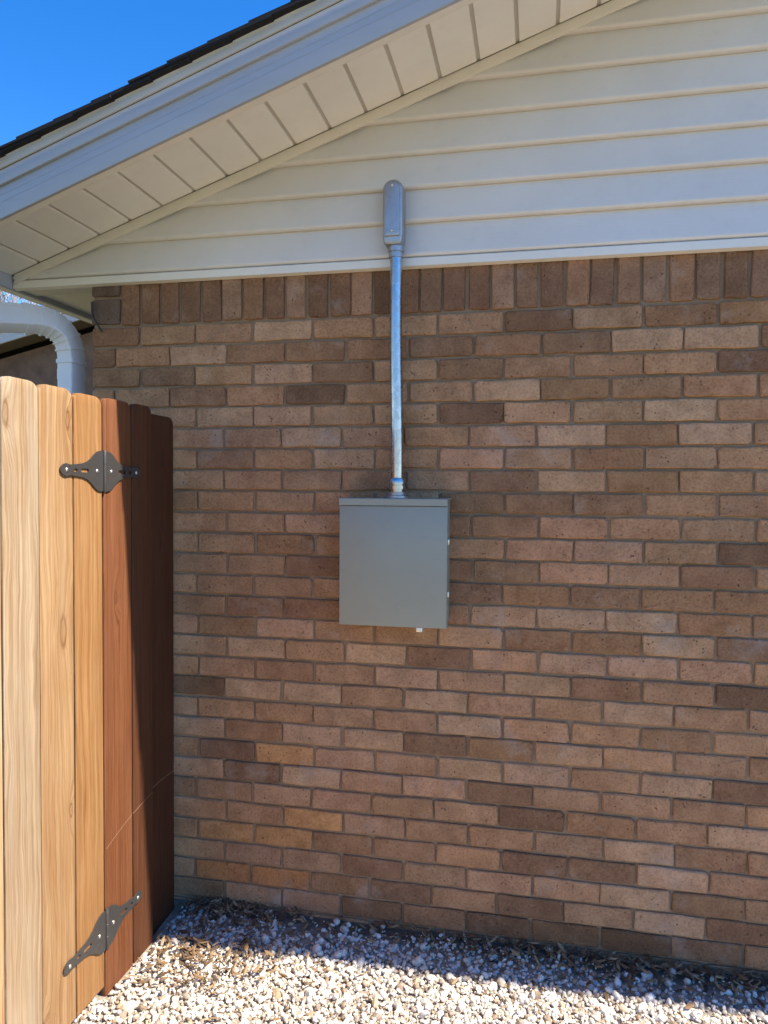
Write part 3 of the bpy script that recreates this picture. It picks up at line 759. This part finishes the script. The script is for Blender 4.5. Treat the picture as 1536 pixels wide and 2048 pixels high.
# ------------------------------------------------------------------ bare trees beyond
def bare_tree(name, label, base, height, seed, lean):
    r = random.Random(seed); segs = {'trunk': ([], []), 'crown': ([], [])}
    def seg(key, a, b_, ra, rb_):
        V, F = segs[key]; n = 5; t = (b_ - a).normalized(); s_ = t.orthogonal().normalized(); u2 = t.cross(s_); o = len(V)
        for p, rr in ((a, ra), (b_, rb_)):
            for q in range(n): V.append(p + s_ * rr * math.cos(2 * math.pi * q / n) + u2 * rr * math.sin(2 * math.pi * q / n))
        for q in range(n): F.append((o + q, o + (q + 1) % n, o + n + (q + 1) % n, o + n + q))
    def grow(p, d, ln, rad, depth):
        key = 'trunk' if depth < 2 else 'crown'
        steps = 4 if depth < 3 else 3
        for k in range(steps):
            d2 = (d + Vector((r.uniform(-1, 1), r.uniform(-1, 1), r.uniform(-.5, .8))) * .22).normalized(); e = p + d2 * ln / steps
            r2 = max(rad * .84, .009); seg(key, p, e, rad, r2); p, d, rad = e, d2, r2
            if depth < 6 and (depth > 0 or k >= 1):
                for _ in range(2 if depth in (0, 1, 2, 3) else 1):
                    nd = (d + Vector((r.uniform(-1, 1), r.uniform(-1, 1), r.uniform(-.25, .7))) * .95).normalized()
                    if len(segs['crown'][1]) < 40000: grow(p, nd, ln * r.uniform(.55, .75), rad * .58, depth + 1)
    grow(Vector(base), Vector(lean).normalized(), height * .45, height * .016, 0)
    t = thing(name, label, 'tree', base)
    for k in ('trunk', 'crown'):
        V, F = segs[k]; link(k, mesh(k, V, F, True), 'bark', t)
    return t
tb = at(40, 600, 1, 19); bare_tree('bare_tree', 'leafless tree rising beyond the neighbouring roof against blue sky', (tb.x + .4, 19, 0), 15.0, 4, (.05, 0, 1))

# ------------------------------------------------------------------ gravel
def ico(sub):
    bm = bmesh.new(); bmesh.ops.create_icosphere(bm, subdivisions=sub, radius=1)
    V = np.array([v.co[:] for v in bm.verts]); F = np.array([[v.index for v in f.verts] for f in bm.faces]); bm.free(); return V, F
def stones(name, xy, size, sub, zlift, label):
    n = len(xy); V0, F0 = ico(sub); nv = len(V0)
    vari = []
    for k in range(12):
        g = np.random.default_rng(100 + k); d = g.normal(size=(5, 3)); d /= np.linalg.norm(d, axis=1)[:, None]
        sc_ = np.ones(nv)
        for dd in d: sc_ -= .33 * np.clip(V0 @ dd - .52, 0, 1)          # flattened facets
        vari.append(V0 * (sc_ * (1 + .07 * g.normal(size=nv)))[:, None] * np.array([1, g.uniform(.62, .95), g.uniform(.48, .75)]))
    vari = np.array(vari); pick = rng.integers(0, 12, n)
    A = vari[pick] * size[:, None, None]
    q = rng.normal(size=(n, 4)) * np.array([1, .35, .35, 1]); q /= np.linalg.norm(q, axis=1)[:, None]
    w_, x_, y_, z_ = q.T
    Rm = np.stack([1 - 2 * (y_ ** 2 + z_ ** 2), 2 * (x_ * y_ - z_ * w_), 2 * (x_ * z_ + y_ * w_), 2 * (x_ * y_ + z_ * w_), 1 - 2 * (x_ ** 2 + z_ ** 2), 2 * (y_ * z_ - x_ * w_), 2 * (x_ * z_ - y_ * w_), 2 * (y_ * z_ + x_ * w_), 1 - 2 * (x_ ** 2 + y_ ** 2)], -1).reshape(n, 3, 3)
    A = np.einsum('nij,nvj->nvi', Rm, A)
    zz = np.array([gz(a, c) for a, c in xy]) + zlift
    A += np.stack([xy[:, 0], xy[:, 1], zz], -1)[:, None, :]
    F = (F0[None] + (np.arange(n) * nv)[:, None, None]).reshape(-1, 3)
    me = bpy.data.meshes.new(name); me.vertices.add(n * nv); me.vertices.foreach_set('co', A.reshape(-1).astype(np.float32))
    me.loops.add(F.size); me.loops.foreach_set('vertex_index', F.reshape(-1).astype(np.int32))
    me.polygons.add(len(F)); me.polygons.foreach_set('loop_start', np.arange(0, F.size, 3, dtype=np.int32)); me.update(calc_edges=True); me.validate()
    me.shade_flat()
    o = link(name, me, 'gravel'); tag(o, label, 'gravel', kind='stuff'); return o
def scatter(x0, x1, y0, y1, step):
    X, Y = np.meshgrid(np.arange(x0, x1, step), np.arange(y0, y1, step)); X = X.ravel(); Y = Y.ravel()
    return np.stack([X + rng.uniform(-.6, .6, X.size) * step, Y + rng.uniform(-.6, .6, X.size) * step], -1)
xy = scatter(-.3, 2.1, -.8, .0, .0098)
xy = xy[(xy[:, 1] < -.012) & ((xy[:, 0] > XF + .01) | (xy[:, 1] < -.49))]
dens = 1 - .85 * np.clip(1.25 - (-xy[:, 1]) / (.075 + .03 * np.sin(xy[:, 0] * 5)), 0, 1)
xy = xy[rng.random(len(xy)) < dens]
sz = np.clip(rng.lognormal(math.log(.0060), .45, len(xy)), .0032, .021)
stones('gravel', xy, sz, 2, rng.uniform(-.003, .012, len(xy)), 'bed of white and tan crushed gravel along the brick wall')
xy = scatter(-.04, 4.2, -2.7, .0, .024)
xy = xy[~((xy[:, 0] < 2.1) & (xy[:, 1] > -.8)) & (xy[:, 1] < -.015)]
stones('gravel', xy, np.clip(rng.lognormal(math.log(.0175), .28, len(xy)), .009, .03), 1, rng.uniform(-.003, .009, len(xy)), 'white crushed gravel spreading away from the house toward the viewer')

# dead leaves and bits of litter in the gravel
lv, lf = [], []
rl = random.Random(8)
def leaf(x, y, z, s_):
    a = rl.uniform(0, 6.28); tl = Vector((rl.uniform(-.6, .6), rl.uniform(-.6, .6), 1)).normalized()
    fx = Vector((math.cos(a), math.sin(a), 0)); fx = (fx - tl * fx.dot(tl)).normalized(); fy = tl.cross(fx); o = len(lv); wd = rl.uniform(.18, .38)
    for u, v, h in ((-1, 0, .1), (-.3, wd, 0), (.5, wd * .8, .05), (1, 0, .2), (.5, -wd * .8, .05), (-.3, -wd, 0), (0, 0, .16)):
        lv.append(Vector((x, y, z)) + fx * u * s_ + fy * v * s_ + tl * h * s_)
    for a_, b_ in ((0, 1), (1, 2), (2, 3), (3, 4), (4, 5), (5, 0)): lf.append((o + a_, o + b_, o + 6))
for q in range(1300):
    x = rl.choice((rl.uniform(-.03, 2.1), rl.gauss(1.35, .28), rl.gauss(.12, .12), rl.uniform(.9, 2.1))); y = -abs(rl.gauss(0, .055)) - .008
    if x < XF + .02: continue
    leaf(x, y, gz(x, y) + rl.uniform(.008, .024), rl.uniform(.006, .021))
for q in range(330):
    x, y = rl.gauss(.16, .14), -.28 + rl.gauss(0, .09)
    if x < XF + .02: continue
    leaf(x, y, gz(x, y) + rl.uniform(.016, .026), rl.uniform(.008, .02))
for q in range(260):
    x, y = rl.uniform(0, 2.1), -rl.uniform(.1, .95); leaf(x, y, gz(x, y) + rl.uniform(.014, .024), rl.uniform(.006, .014))
o = link('leaf_litter', mesh('leaf_litter', lv, lf), 'leaf'); tag(o, 'dry brown leaf litter gathered along the foot of the wall', 'leaves', kind='stuff')
